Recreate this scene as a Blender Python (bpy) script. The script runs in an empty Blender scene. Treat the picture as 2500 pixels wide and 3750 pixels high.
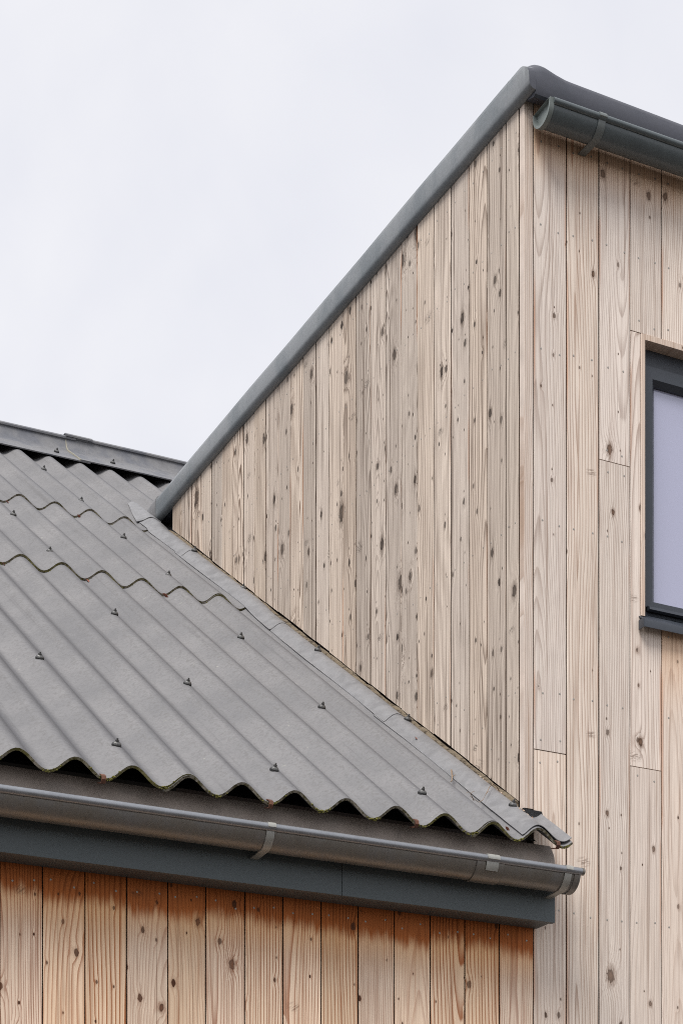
import bpy, bmesh, math, random
from mathutils import Vector, Matrix
random.seed(7)
S = bpy.context.scene
COL = S.collection
R = math.radians

# ------------------------------------------------------------------ camera
ALPHA = 0.456650                       # the lens looks this far round from square-on to the front wall
cam_d = bpy.data.cameras.new('camera')
cam = bpy.data.objects.new('camera', cam_d); COL.objects.link(cam)
cam.location = (-3.571, -5.745, 1.6)
cam.rotation_euler = (R(90), 0, -ALPHA)
cam_d.sensor_fit = 'VERTICAL'; cam_d.sensor_height = 36.0; cam_d.sensor_width = 24.0
cam_d.lens = 36.0 * 7013.63 / 3750.0
cam_d.shift_y = (5110.47 - 1875.0) / 3750.0   # rising front: verticals stay upright
cam_d.clip_end = 2000
S.camera = cam
S.cycles.use_denoising = False
S.cycles.filter_width = 1.0             # crisp, like the photograph

# ------------------------------------------------------------------ light
SUN_AZ, SUN_EL = R(-50), R(54)         # behind thin cloud, from the front of the house and a little to the left
world = bpy.data.worlds.new('World'); S.world = world; world.use_nodes = True
sun_d = bpy.data.lights.new('sun', 'SUN'); sun_d.energy = 1.5; sun_d.angle = R(28); sun_d.color = (1.0, 0.965, 0.92)
sun = bpy.data.objects.new('sun', sun_d); COL.objects.link(sun)
sdir = Vector((math.sin(SUN_AZ) * math.cos(SUN_EL), -math.cos(SUN_AZ) * math.cos(SUN_EL), math.sin(SUN_EL)))
sun.rotation_euler = sdir.to_track_quat('Z', 'Y').to_euler()
S.view_settings.view_transform = 'Standard'; S.view_settings.look = 'None'
S.view_settings.exposure = 1.26; S.view_settings.gamma = 1.0; S.view_settings.use_curve_mapping = False


# ------------------------------------------------------------------ node helper
class T:
    """small expression builder on a node tree"""
    def __init__(s, nt): s.nt = nt
    def n(s, typ, **kw):
        nd = s.nt.nodes.new(typ)
        for k, v in kw.items(): setattr(nd, k, v)
        return nd
    def put(s, sock, v):
        if isinstance(v, bpy.types.NodeSocket): s.nt.links.new(v, sock)
        elif isinstance(v, (tuple, list)) and len(v) == 3 and sock.type == 'RGBA': sock.default_value = (*v, 1)
        else: sock.default_value = v
    def m(s, op, a, b=None, c=None, clamp=False):
        nd = s.n('ShaderNodeMath', operation=op, use_clamp=clamp)
        for i, v in enumerate((a, b, c)):
            if v is not None: s.put(nd.inputs[i], v)
        return nd.outputs[0]
    def add(s, a, b): return s.m('ADD', a, b)
    def sub(s, a, b): return s.m('SUBTRACT', a, b)
    def mul(s, a, b): return s.m('MULTIPLY', a, b)
    def div(s, a, b): return s.m('DIVIDE', a, b)
    def fr(s, a): return s.m('FRACT', a)
    def pw(s, a, b): return s.m('POWER', a, b)
    def gt(s, a, b): return s.m('GREATER_THAN', a, b)
    def sstep(s, x, lo, hi, a=0.0, b=1.0):
        nd = s.n('ShaderNodeMapRange', interpolation_type='SMOOTHSTEP')
        for i, v in enumerate((x, lo, hi, a, b)): s.put(nd.inputs[i], v)
        return nd.outputs[0]
    def lin(s, x, lo, hi, a=0.0, b=1.0):
        nd = s.n('ShaderNodeMapRange')
        for i, v in enumerate((x, lo, hi, a, b)): s.put(nd.inputs[i], v)
        return nd.outputs[0]
    def vec(s, x, y, z=0.0):
        nd = s.n('ShaderNodeCombineXYZ')
        for i, v in enumerate((x, y, z)): s.put(nd.inputs[i], v)
        return nd.outputs[0]
    def noise(s, v, scale=1.0, detail=2.0, rough=0.5, dist=0.0, dim='3D', w=None):
        nd = s.n('ShaderNodeTexNoise', noise_dimensions=dim)
        if v is not None: s.put(nd.inputs['Vector'], v)
        if w is not None: s.put(nd.inputs['W'], w)
        s.put(nd.inputs['Scale'], scale); s.put(nd.inputs['Detail'], detail)
        s.put(nd.inputs['Roughness'], rough); s.put(nd.inputs['Distortion'], dist)
        return nd.outputs['Fac']
    def noise1(s, w, scale=1.0, detail=1.0):
        return s.noise(None, scale, detail, dim='1D', w=w)
    def mix(s, f, a, b, blend='MIX'):
        nd = s.n('ShaderNodeMix', data_type='RGBA', blend_type=blend)
        s.put(nd.inputs[0], f); s.put(nd.inputs[6], a); s.put(nd.inputs[7], b)
        return nd.outputs[2]
    def obj(s):
        o = s.n('ShaderNodeTexCoord').outputs['Object']
        sp = s.n('ShaderNodeSeparateXYZ'); s.put(sp.inputs[0], o)
        return o, sp.outputs[0], sp.outputs[1], sp.outputs[2]

def new_mat(name):
    mt = bpy.data.materials.new(name); mt.use_nodes = True
    nt = mt.node_tree
    b = nt.nodes['Principled BSDF']
    return mt, T(nt), b

def setp(t, b, color=None, rough=None, metal=None, spec=None, bump=None, bstr=0.5, bdist=0.001, coat=None):
    if color is not None: t.put(b.inputs['Base Color'], color)
    if rough is not None: t.put(b.inputs['Roughness'], rough)
    if metal is not None: t.put(b.inputs['Metallic'], metal)
    if spec is not None: t.put(b.inputs['Specular IOR Level'], spec)
    if coat is not None: t.put(b.inputs['Coat Weight'], coat)
    if bump is not None:
        bn = t.n('ShaderNodeBump'); t.put(bn.inputs['Strength'], bstr); t.put(bn.inputs['Distance'], bdist)
        t.put(bn.inputs['Height'], bump); t.nt.links.new(bn.outputs[0], b.inputs['Normal'])

# sky: an even overcast with slow cloud tones, a little of the clear sky behind it
wt = T(world.node_tree)
bg = world.node_tree.nodes['Background']
sky = wt.n('ShaderNodeTexSky', sky_type='NISHITA', sun_disc=False)
sky.sun_elevation = SUN_EL; sky.sun_rotation = math.pi - SUN_AZ
gen = wt.n('ShaderNodeTexCoord').outputs['Generated']
cl = wt.noise(gen, 3.2, 4.0, 0.5, 0.6)
cl2 = wt.noise(gen, 9.0, 5.0, 0.55, 0.3)
cf = wt.lin(wt.add(wt.mul(cl, 0.75), wt.mul(cl2, 0.25)), 0.34, 0.60)
cloud = wt.mix(cf, (3.42, 3.45, 3.70), (4.06, 4.02, 4.08))
wt.put(bg.inputs['Color'], wt.mix(0.94, sky.outputs[0], cloud))
bg.inputs['Strength'].default_value = 0.1


def srgb(r, g, b, k=1.0):
    f = lambda c: ((c / 255 + 0.055) / 1.055) ** 2.4 if c > 10.3 else c / 255 / 12.92
    return (f(r) * k, f(g) * k, f(b) * k)

# ------------------------------------------------------------------ wood
def wood(name, early, late, grey, warm, knot=(0.085, 0.05, 0.033), grey_amt=0.5, prot=None, ringw=(0.0065, 0.007),
         pin=0.42, big=0.5, contrast=1.0, tone=0.14, ksz=1.0, streak=(0.2, 0.62)):
    mt, t, b = new_mat(name)
    o, u, w_, v = t.obj()
    rnd = t.n('ShaderNodeObjectInfo').outputs['Random']
    r1 = t.fr(t.mul(rnd, 17.31)); r2 = t.fr(t.mul(rnd, 91.7)); r3 = t.fr(t.mul(rnd, 331.3)); r4 = t.fr(t.mul(rnd, 577.9))
    vv = t.add(v, t.mul(rnd, 211.0))
    uu = t.add(u, t.mul(r1, 3.0))

    def cells(cu, cv, seed, dens, rmin, rmax, asp):
        U = t.add(t.div(u, cu), t.add(t.mul(rnd, 37.0), seed)); V = t.add(t.div(v, cv), t.add(t.mul(rnd, 61.0), seed * 1.7))
        vn = t.n('ShaderNodeTexVoronoi', voronoi_dimensions='2D', feature='F1')
        t.put(vn.inputs['Vector'], t.vec(U, V)); t.put(vn.inputs['Scale'], 1.0)
        sp = t.n('ShaderNodeSeparateXYZ'); t.put(sp.inputs[0], vn.outputs['Position'])
        sc = t.n('ShaderNodeSeparateColor'); t.put(sc.inputs[0], vn.outputs['Color'])
        du = t.mul(t.sub(U, sp.outputs[0]), cu); dv = t.mul(t.sub(V, sp.outputs[1]), cv * asp)
        d = t.m('SQRT', t.add(t.mul(du, du), t.mul(dv, dv)))
        on = t.m('LESS_THAN', sc.outputs[0], t.lin(t.fr(t.mul(rnd, 137.0 + seed)), 0.0, 1.0, dens * 0.25, dens * 1.45))   # some boards nearly clear, some knotty
        rad = t.add(t.mul(t.pw(sc.outputs[1], 2.8), rmax - rmin), rmin)
        return d, on, rad, sc.outputs[2], du, dv

    wob = t.noise(t.vec(t.mul(uu, 120), t.mul(vv, 60)), 1.0, 2.0)
    d1, on1, ra1, c1, _, _ = cells(0.055, 0.115, 3.1, pin, 0.0024, 0.0098 * ksz, 0.60)
    d2, on2, ra2, c2, du2, dv2 = cells(0.150, 0.52, 11.7, big, 0.0080 * ksz, 0.0200 * ksz, 0.56)
    d3, on3, ra3, c3, du3, dv3 = cells(0.137, 0.80, 23.9, 0.46, 0.026, 0.060, 1.5)
    d1 = t.add(d1, t.mul(t.sub(wob, 0.5), t.mul(ra1, 1.1))); d2 = t.add(d2, t.mul(t.sub(wob, 0.5), t.mul(ra2, 1.2)))

    # growth rings cut by the saw: a pith line wandering beside and behind the board face
    a = t.mul(t.sub(t.noise1(vv, 0.5, 2), 0.5), 0.07)
    bd = t.mul(t.sub(t.noise1(t.add(vv, 77.0), 0.42, 1.5), 0.5), 0.15)
    u0 = t.mul(t.sub(r1, 0.5), 0.24)
    q = t.sub(t.sub(u, u0), a)
    dd = t.add(t.add(t.mul(r2, 0.05), 0.012), bd)
    rad = t.m('SQRT', t.add(t.mul(q, q), t.mul(dd, dd)))
    rad = t.add(rad, t.mul(t.sub(t.noise(t.vec(t.mul(uu, 22), t.mul(vv, 2.0)), 1.0, 2.0), 0.5), 0.010))
    def bump_round(d, on, ra, k, s):
        e = t.m('EXPONENT', t.mul(t.pw(t.div(d, t.mul(ra, s)), 2.0), -1.0))
        return t.mul(t.mul(e, on), t.mul(ra, k))
    rad = t.add(rad, bump_round(d1, on1, ra1, 1.1, 2.3))
    rad = t.add(rad, bump_round(d2, on2, ra2, 1.5, 2.4))
    rw = t.add(t.mul(r4, ringw[1]), ringw[0])
    ph = t.fr(t.add(t.div(rad, rw), t.mul(t.noise(t.vec(t.mul(uu, 9), t.mul(vv, 1.3)), 1.0, 1.0), 2.0)))
    late_f = t.mul(t.pw(t.sstep(ph, 0.30, 0.92), 2.0), t.sstep(ph, 0.92, 1.0, 1.0, 0.0))
    fib = t.noise(t.vec(t.mul(uu, 420), t.mul(vv, 7.0)), 1.0, 3.0, 0.6)
    fib2 = t.noise(t.vec(t.mul(uu, 70), t.mul(vv, 1.6)), 1.0, 3.0, 0.6)
    slow = t.noise(t.vec(t.mul(uu, 8), t.mul(vv, 1.6)), 1.0, 3.0, 0.55)

    lf = t.mul(late_f, t.add(0.35 * contrast, t.mul(r3, 0.65 * contrast)))
    lf = t.mul(lf, t.lin(slow, 0.3, 0.7, 0.55, 1.15))
    col = t.mix(lf, early, late)
    col = t.mix(t.sstep(fib2, 0.48, 0.78, 0.0, 0.6), col, late)
    col = t.mix(t.mul(t.lin(t.add(t.mul(slow, 0.7), t.mul(r2, 0.3)), 0.35, 0.65), grey_amt), col, t.mix(lf, grey, tuple(c * 0.74 for c in grey)))
    # board to board tone
    val = t.lin(t.fr(t.mul(rnd, 43.7)), 0.0, 1.0, 1.0 - tone, 1.0 + tone * 0.5)
    val = t.mul(val, t.lin(fib, 0.25, 0.75, 0.79, 1.12))
    val = t.mul(val, t.lin(slow, 0.3, 0.7, 0.94, 1.05))
    hv = t.n('ShaderNodeHueSaturation'); t.put(hv.inputs['Color'], col); t.put(hv.inputs['Value'], val)
    t.put(hv.inputs['Saturation'], t.lin(r4, 0.0, 1.0, 0.85, 1.12))
    col = hv.outputs[0]
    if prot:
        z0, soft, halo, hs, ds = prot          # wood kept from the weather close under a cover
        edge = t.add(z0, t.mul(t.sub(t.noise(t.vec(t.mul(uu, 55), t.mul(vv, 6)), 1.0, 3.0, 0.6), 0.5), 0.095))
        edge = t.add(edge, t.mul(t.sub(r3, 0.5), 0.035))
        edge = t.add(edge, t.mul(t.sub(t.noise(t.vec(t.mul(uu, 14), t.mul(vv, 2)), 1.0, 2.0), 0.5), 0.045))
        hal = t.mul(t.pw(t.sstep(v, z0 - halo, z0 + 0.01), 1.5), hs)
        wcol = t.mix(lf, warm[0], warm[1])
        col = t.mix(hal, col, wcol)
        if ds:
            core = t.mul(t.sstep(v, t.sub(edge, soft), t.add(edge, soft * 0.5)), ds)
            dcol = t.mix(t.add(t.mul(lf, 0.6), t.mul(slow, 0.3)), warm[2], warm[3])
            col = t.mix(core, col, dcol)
    # feathered marks where a branch was sawn lengthways
    fm = t.mul(t.mul(t.sstep(d3, t.mul(ra3, 0.35), t.mul(ra3, 1.05), 1.0, 0.0), on3),
               t.sstep(t.noise(t.vec(t.mul(uu, 34), t.mul(t.add(vv, t.mul(u, t.mul(t.sub(r1, 0.5), 2.4))), 150)), 1.0, 3.0, 0.7), 0.44, 0.58))
    col = t.mix(t.mul(fm, 0.6), col, tuple(c * 1.5 for c in knot))
    # knots: stained halo, dark ring, dark heart
    h2 = t.mul(t.sstep(d2, t.mul(ra2, 0.9), t.mul(ra2, 2.1), 1.0, 0.0), on2)
    col = t.mix(t.mul(h2, 0.48), col, tuple(0.55 * x for x in late))
    # dark sap streak running up and down from the larger knots
    ds2 = t.m('SQRT', t.add(t.mul(du2, du2), t.mul(t.mul(dv2, dv2), 0.05)))
    tail = t.mul(t.mul(t.sstep(ds2, t.mul(ra2, 0.2), t.mul(ra2, 1.15), 1.0, 0.0), on2), t.gt(c2, 0.62))
    col = t.mix(t.mul(tail, t.lin(fib, 0.3, 0.7, 0.15, 0.6)), col, tuple(0.5 * x for x in late))
    k2 = t.mul(t.sstep(d2, t.mul(ra2, 0.82), t.mul(ra2, 1.02), 1.0, 0.0), on2)
    kin = t.sstep(d2, t.mul(ra2, 0.15), t.mul(ra2, 0.8))
    col = t.mix(t.mul(k2, t.lin(c2, 0.0, 1.0, 0.7, 1.0)), col, t.mix(kin, tuple(c * 2.0 for c in knot), knot))
    h1 = t.mul(t.sstep(d1, t.mul(ra1, 0.8), t.mul(ra1, 2.2), 1.0, 0.0), on1)
    col = t.mix(t.mul(h1, 0.25), col, tuple(0.5 * x for x in late))
    k1 = t.mul(t.sstep(d1, t.mul(ra1, 0.75), t.mul(ra1, 1.05), 1.0, 0.0), on1)
    col = t.mix(t.mul(k1, t.lin(c1, 0.0, 1.0, 0.6, 1.0)), col, knot)
    # rusty tint creeping in from some board edges
    et = t.mul(t.sstep(t.m('ABSOLUTE', u), 0.056, 0.067), t.sstep(t.noise1(t.add(vv, t.mul(t.gt(u, 0.0), 31.0)), 1.3, 3.0), 0.52, 0.68))
    col = t.mix(t.mul(et, 0.55), col, srgb(176, 108, 54))
    # hairline checks along the grain
    strk = t.sstep(t.noise(t.vec(t.mul(uu, 80), t.mul(vv, 0.9)), 1.0, 4.0, 0.68), 0.51, 0.68)
    col = t.mix(t.mul(strk, t.lin(r2, 0.0, 1.0, *streak)), col, tuple(0.62 * x for x in late))
    chk = t.sstep(t.noise(t.vec(t.mul(uu, 160), t.mul(vv, 0.9)), 1.0, 2.0, 0.5), 0.69, 0.725)
    col = t.mix(t.mul(chk, 0.55), col, tuple(0.35 * x for x in late))
    h = t.add(t.mul(late_f, 0.6), t.add(t.mul(fib, 0.5), t.mul(t.add(k2, k1), -1.0)))
    setp(t, b, col, 0.78, spec=0.25, bump=h, bstr=0.45, bdist=0.0012)
    return mt

M = {}
WARM = (srgb(240, 184, 122), srgb(186, 100, 40), srgb(184, 98, 38), srgb(88, 38, 9))
M['wood_front'] = wood('pale_weathered_larch', srgb(241, 226, 212), srgb(156, 121, 98), srgb(223, 210, 201), WARM, grey_amt=0.55,
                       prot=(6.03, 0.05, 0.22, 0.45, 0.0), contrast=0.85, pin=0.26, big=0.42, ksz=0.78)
M['wood_sill'] = wood('larch_under_window', srgb(238, 219, 202), srgb(162, 122, 94), srgb(220, 207, 198), WARM, grey_amt=0.35,
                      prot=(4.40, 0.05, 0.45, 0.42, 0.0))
M['wood_side'] = wood('grey_weathered_larch', srgb(227, 211, 195), srgb(104, 80, 62), srgb(194, 179, 166), WARM, grey_amt=0.6,
                      knot=(0.045, 0.034, 0.027), pin=0.42, big=0.55, tone=0.18, contrast=1.4, ksz=1.12, streak=(0.4, 0.95))
M['wood_low'] = wood('warm_larch', srgb(253, 224, 194), srgb(168, 98, 52), srgb(242, 218, 198), WARM, grey_amt=0.3,
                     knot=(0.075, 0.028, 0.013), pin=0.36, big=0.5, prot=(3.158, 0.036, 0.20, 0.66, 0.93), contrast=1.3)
M['wood_trim'] = wood('larch_trim', srgb(226, 204, 186), srgb(188, 148, 116), srgb(196, 186, 178), WARM, grey_amt=0.5, pin=0.1, big=0.05)

def simple(name, color, rough=0.6, metal=0.0, var=0.12, scale=9.0, bstr=0.15, bdist=0.001, spec=0.5, fine=90.0, streak=None, tint=None):
    mt, t, b = new_mat(name)
    o, x, y, z = t.obj()
    n1 = t.noise(o, scale, 4.0, 0.6); n2 = t.noise(o, fine, 3.0, 0.6)
    val = t.mul(t.lin(n1, 0.3, 0.7, 1 - var, 1 + var), t.lin(n2, 0.3, 0.7, 1 - var * 0.5, 1 + var * 0.5))
    c = color
    if tint: c = t.mix(t.sstep(n1, 0.42, 0.66), color, tint)
    hv = t.n('ShaderNodeHueSaturation'); t.put(hv.inputs['Color'], c); t.put(hv.inputs['Value'], val)
    setp(t, b, hv.outputs[0], t.lin(n1, 0.3, 0.7, max(rough - 0.08, 0.02), min(rough + 0.1, 1)), metal, spec, bump=n2, bstr=bstr, bdist=bdist)
    return mt

M['wood_edge'] = simple('stained_board_edge', (0.045, 0.022, 0.011), 0.9, var=0.4, scale=14)
M['sheathing'] = simple('dark_sheathing', (0.022, 0.011, 0.006), 0.9)
M['membrane'] = simple('black_roof_membrane', (0.012, 0.011, 0.010), 0.9)
M['fascia'] = simple('slate_painted_fascia', srgb(84, 92, 95), 0.5, var=0.10, scale=5, spec=0.4)
M['apron'] = simple('dusty_metal_apron', srgb(172, 160, 151), 0.6, 0.0, var=0.16, scale=7, tint=srgb(146, 137, 130))
M['zinc'] = simple('dull_zinc_gutter', srgb(126, 121, 114), 0.36, 0.45, var=0.12, scale=11, tint=srgb(118, 116, 114))
M['zinc_rim'] = simple('bright_zinc_rim', srgb(142, 145, 150), 0.36, 0.6, var=0.08, scale=11)
M['clip'] = simple('galvanised_clip', srgb(160, 160, 155), 0.45, 0.4, var=0.12, scale=30)
M['pvc'] = simple('slate_plastic_gutter', srgb(84, 92, 95), 0.30, var=0.08, scale=14, spec=0.5)
M['pvc_clip'] = simple('grey_plastic_clip', srgb(104, 110, 110), 0.4, var=0.08, scale=20)
M['pvc_cap'] = simple('pale_plastic_cap', srgb(116, 124, 122), 0.42, var=0.06, scale=20)
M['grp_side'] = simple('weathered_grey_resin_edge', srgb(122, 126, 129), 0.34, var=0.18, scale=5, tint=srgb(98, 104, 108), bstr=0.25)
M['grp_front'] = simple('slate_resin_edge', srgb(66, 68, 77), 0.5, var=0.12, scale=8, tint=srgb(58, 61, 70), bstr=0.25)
M['lead'] = simple('lead_flashing', srgb(128, 128, 130), 0.5, 0.05, var=0.22, scale=9, tint=srgb(104, 104, 106), bstr=0.3, bdist=0.003, fine=30)
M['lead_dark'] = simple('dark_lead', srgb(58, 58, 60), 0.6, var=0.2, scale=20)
M['ridge'] = simple('ridge_sheet', srgb(120, 120, 122), 0.5, 0.1, var=0.2, scale=6, tint=srgb(92, 94, 100), fine=40)
M['frame'] = simple('anthracite_window_frame', srgb(54, 59, 67), 0.4, var=0.06, scale=10)
M['rubber'] = simple('black_rubber', (0.02, 0.02, 0.02), 0.7)
M['steel'] = simple('bolt_steel', (0.13, 0.13, 0.128), 0.4, 0.6)
M['nail'] = simple('nail_head', (0.34, 0.32, 0.29), 0.5, 0.3)
M['rust'] = simple('rusty_iron', (0.14, 0.06, 0.035), 0.85, tint=(0.08, 0.035, 0.025), scale=60)
M['moss'] = simple('moss', (0.17, 0.16, 0.03), 0.95, var=0.3, scale=120, tint=(0.07, 0.065, 0.02))
M['foam'] = simple('dirty_foam_strip', srgb(116, 104, 86), 0.95, var=0.3, scale=40, tint=srgb(52, 44, 34), bstr=0.6, bdist=0.004)
M['crumb'] = simple('pale_crumbs', srgb(214, 196, 176), 0.95, var=0.2, scale=90, tint=srgb(150, 110, 80))
M['edge_bead'] = simple('pale_sheet_edge', srgb(150, 146, 132), 0.9, var=0.2, scale=60)
M['twig'] = simple('dry_twig', srgb(140, 120, 100), 0.9, var=0.2, scale=50)
M['leaf'] = simple('dry_leaf', srgb(140, 84, 70), 0.8, var=0.25, scale=120, tint=srgb(110, 70, 46))
M['ground'] = simple('gravel_yard', (0.06, 0.05, 0.042), 0.95, var=0.25, scale=0.6, fine=14, bstr=0.6, bdist=0.02)

def pane_mat():
    mt, t, b = new_mat('painted_reflection_glass')
    setp(t, b, srgb(184, 186, 212, 0.84), 0.05, spec=0.7, coat=0.7)  # lavender sky reflection painted into the base colour
    t.put(b.inputs['Coat Roughness'], 0.02)
    return mt
M['pane'] = pane_mat()

PITCH_X, X0, SL, ZC = 0.182, -0.10, 0.69, 3.67       # corrugation spacing, a crest, roof slope, crest height over the wall line

def cement(name, k=1.0, edge=False):
    mt, t, b = new_mat(name)
    o, x, y, z = t.obj()
    rnd = t.n('ShaderNodeObjectInfo').outputs['Random']
    so = t.vec(t.add(x, t.mul(rnd, 9.0)), y, z)
    n1 = t.noise(so, 3.0, 4.0, 0.6); n2 = t.noise(so, 75.0, 4.0, 0.65); n3 = t.noise(so, 240.0, 2.0, 0.6)
    st = t.noise(t.vec(t.mul(t.add(x, rnd), 55), t.mul(y, 2.2)), 1.0, 3.0, 0.6)
    if edge:
        c = t.mix(t.sstep(n2, 0.4, 0.6), srgb(128, 122, 112), srgb(74, 70, 50))
        c = t.mix(t.mul(t.sstep(n1, 0.46, 0.6), 0.7), c, srgb(96, 92, 42))
        setp(t, b, c, 0.95, spec=0.15, bump=n2, bstr=0.6, bdist=0.003)
        return mt
    c = t.mix(t.lin(n1, 0.3, 0.7), srgb(112 * k, 112 * k, 114 * k), srgb(128 * k, 127 * k, 128 * k))
    c = t.mix(t.mul(t.sstep(n2, 0.42, 0.68), 0.35), c, srgb(98 * k, 97 * k, 98 * k))
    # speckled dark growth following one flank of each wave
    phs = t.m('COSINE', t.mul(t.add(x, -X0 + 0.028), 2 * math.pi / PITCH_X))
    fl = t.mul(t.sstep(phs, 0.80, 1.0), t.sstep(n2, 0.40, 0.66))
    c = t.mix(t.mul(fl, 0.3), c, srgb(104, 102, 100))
    # right flank of each wave: shade painted as a broad dark band, broken by the cloudy noise
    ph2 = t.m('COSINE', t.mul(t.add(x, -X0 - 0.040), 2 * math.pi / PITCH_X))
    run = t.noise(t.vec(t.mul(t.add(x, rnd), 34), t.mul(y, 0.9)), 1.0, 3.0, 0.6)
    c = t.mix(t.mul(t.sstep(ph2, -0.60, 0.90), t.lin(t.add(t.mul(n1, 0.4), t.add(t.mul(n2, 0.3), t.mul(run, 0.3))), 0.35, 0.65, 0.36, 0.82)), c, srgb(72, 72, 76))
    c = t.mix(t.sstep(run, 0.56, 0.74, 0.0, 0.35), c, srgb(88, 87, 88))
    lich = t.mul(t.sstep(t.noise(so, 26.0, 3.0, 0.7), 0.66, 0.72), t.sstep(n1, 0.5, 0.62))
    c = t.mix(t.mul(lich, 0.5), c, srgb(158, 158, 150))
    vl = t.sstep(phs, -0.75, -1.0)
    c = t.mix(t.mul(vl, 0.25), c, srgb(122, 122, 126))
    c = t.mix(t.sstep(n3, 0.70, 0.78, 0.0, 0.5), c, srgb(186, 184, 178))
    c = t.mix(t.sstep(n3, 0.30, 0.22, 0.0, 0.55), c, srgb(84, 82, 80))
    setp(t, b, c, 0.88, spec=0.25, bump=t.add(t.mul(n2, 0.7), t.mul(n3, 0.5)), bstr=0.3, bdist=0.0012)
    return mt
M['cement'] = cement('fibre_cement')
M['cement_edge'] = cement('fibre_cement_edge', edge=True)


# ------------------------------------------------------------------ object helpers
def tag(o, label=None, cat=None, group=None, kind=None):
    if label: o['label'] = label
    if cat: o['category'] = cat
    if group: o['group'] = group
    if kind: o['kind'] = kind
    return o

def link(name, me, parent=None, mats=(), loc=None, rotz=0.0):
    o = bpy.data.objects.new(name, me); COL.objects.link(o)
    for m in mats:
        if me is not None and len(me.materials) < len(mats): me.materials.append(m)
    if parent: o.parent = parent
    if loc is not None: o.location = loc
    if rotz: o.rotation_euler = (0, 0, rotz)
    return o

def mesh(name, verts, faces, parent=None, mats=(), smooth=None, **kw):
    me = bpy.data.meshes.new(name); me.from_pydata(verts, [], faces); me.validate()
    bm = bmesh.new(); bm.from_mesh(me); bmesh.ops.recalc_face_normals(bm, faces=bm.faces); bm.to_mesh(me); bm.free()
    if smooth is not None:
        me.polygons.foreach_set('use_smooth', [True] * len(me.polygons)); me.set_sharp_from_angle(angle=R(smooth))
    return link(name, me, parent, mats, **kw)

def from_bm(name, bm, parent=None, mats=(), smooth=None, **kw):
    me = bpy.data.meshes.new(name); bmesh.ops.recalc_face_normals(bm, faces=bm.faces); bm.to_mesh(me); bm.free()
    if smooth is not None:
        me.polygons.foreach_set('use_smooth', [True] * len(me.polygons)); me.set_sharp_from_angle(angle=R(smooth))
    return link(name, me, parent, mats, **kw)

def box_data(x0, x1, y0, y1, z0, z1):
    v = [(x, y, z) for x in (x0, x1) for y in (y0, y1) for z in (z0, z1)]
    f = [(0, 1, 3, 2), (4, 6, 7, 5), (0, 4, 5, 1), (2, 3, 7, 6), (0, 2, 6, 4), (1, 5, 7, 3)]
    return v, f

def boxes(name, lst, parent, mats, bevel=0.0):
    bm = bmesh.new()
    for bx in lst:
        v, f = box_data(*bx); vs = [bm.verts.new(p) for p in v]
        for q in f: bm.faces.new([vs[i] for i in q])
    if bevel:
        bmesh.ops.recalc_face_normals(bm, faces=bm.faces)
        bmesh.ops.bevel(bm, geom=list(bm.edges), offset=bevel, segments=2, affect='EDGES', profile=0.7)
    return from_bm(name, bm, parent, mats, smooth=40 if bevel else None)

def extrude(name, prof, axis, a, b, parent, mats, smooth=35, seg=1, wob=0.0, caps=True):
    """closed 2D outline swept along x (axis 'x', outline in y,z) or along y (axis 'y', outline in x,z)"""
    n = len(prof); V = []; F = []
    for s in range(seg + 1):
        c = a + (b - a) * s / seg
        dy = wob * math.sin(c * 2.3 + 1.0) + wob * 0.6 * math.sin(c * 5.1)
        for p, q in prof: V.append((c, p, q + dy) if axis == 'x' else (p, c, q + dy))
    for s in range(seg):
        for i in range(n):
            j = (i + 1) % n
            F.append((s * n + i, s * n + j, (s + 1) * n + j, (s + 1) * n + i))
    if caps: F += [tuple(range(n)), tuple(range(seg * n, seg * n + n))]
    return mesh(name, V, F, parent, mats, smooth)

def thick(pts, t):
    """a closed outline from an open line and a thickness (offset to its right-hand side)"""
    out = []
    for i, p in enumerate(pts):
        a = Vector(pts[max(i - 1, 0)]); c = Vector(pts[min(i + 1, len(pts) - 1)])
        d = (c - a).normalized(); nrm = Vector((d.y, -d.x))
        out.append((p[0] + nrm.x * t, p[1] + nrm.y * t))
    return list(pts) + out[::-1]

def arc(cx, cy, r, a0, a1, n):
    return [(cx + r * math.cos(R(a0 + (a1 - a0) * i / n)), cy + r * math.sin(R(a0 + (a1 - a0) * i / n))) for i in range(n + 1)]

def board(parent, width, zb, zt, mat, loc, rotz=0.0, zb2=None, th=0.02, name='board'):
    """upright plank: local x across, -y outward, z as in the world; zb / zb2 are the foot at its two edges"""
    h = width / 2; c = 0.0016
    prof = [(-h + 0.0004, th), (-h, c), (-h + c, 0), (h - c, 0), (h, c), (h - 0.0004, th)]
    zb2 = zb if zb2 is None else zb2
    V = []
    for (x, y) in prof: V.append((x, y, zb + (zb2 - zb) * (x + h) / width))
    for (x, y) in prof: V.append((x, y, zt))
    n = len(prof)
    F = [(i, (i + 1) % n, n + (i + 1) % n, n + i) for i in range(n)] + [tuple(range(n)), tuple(range(n, 2 * n))]
    o = mesh(name, V, F, parent, [M[mat], M['wood_edge']], loc=loc, rotz=rotz)
    if name == 'board':
        for p in o.data.polygons:
            if abs(p.normal.x) > 0.95: p.material_index = 1      # tongue and groove edges, stained dark in the joints
    return o

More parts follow.
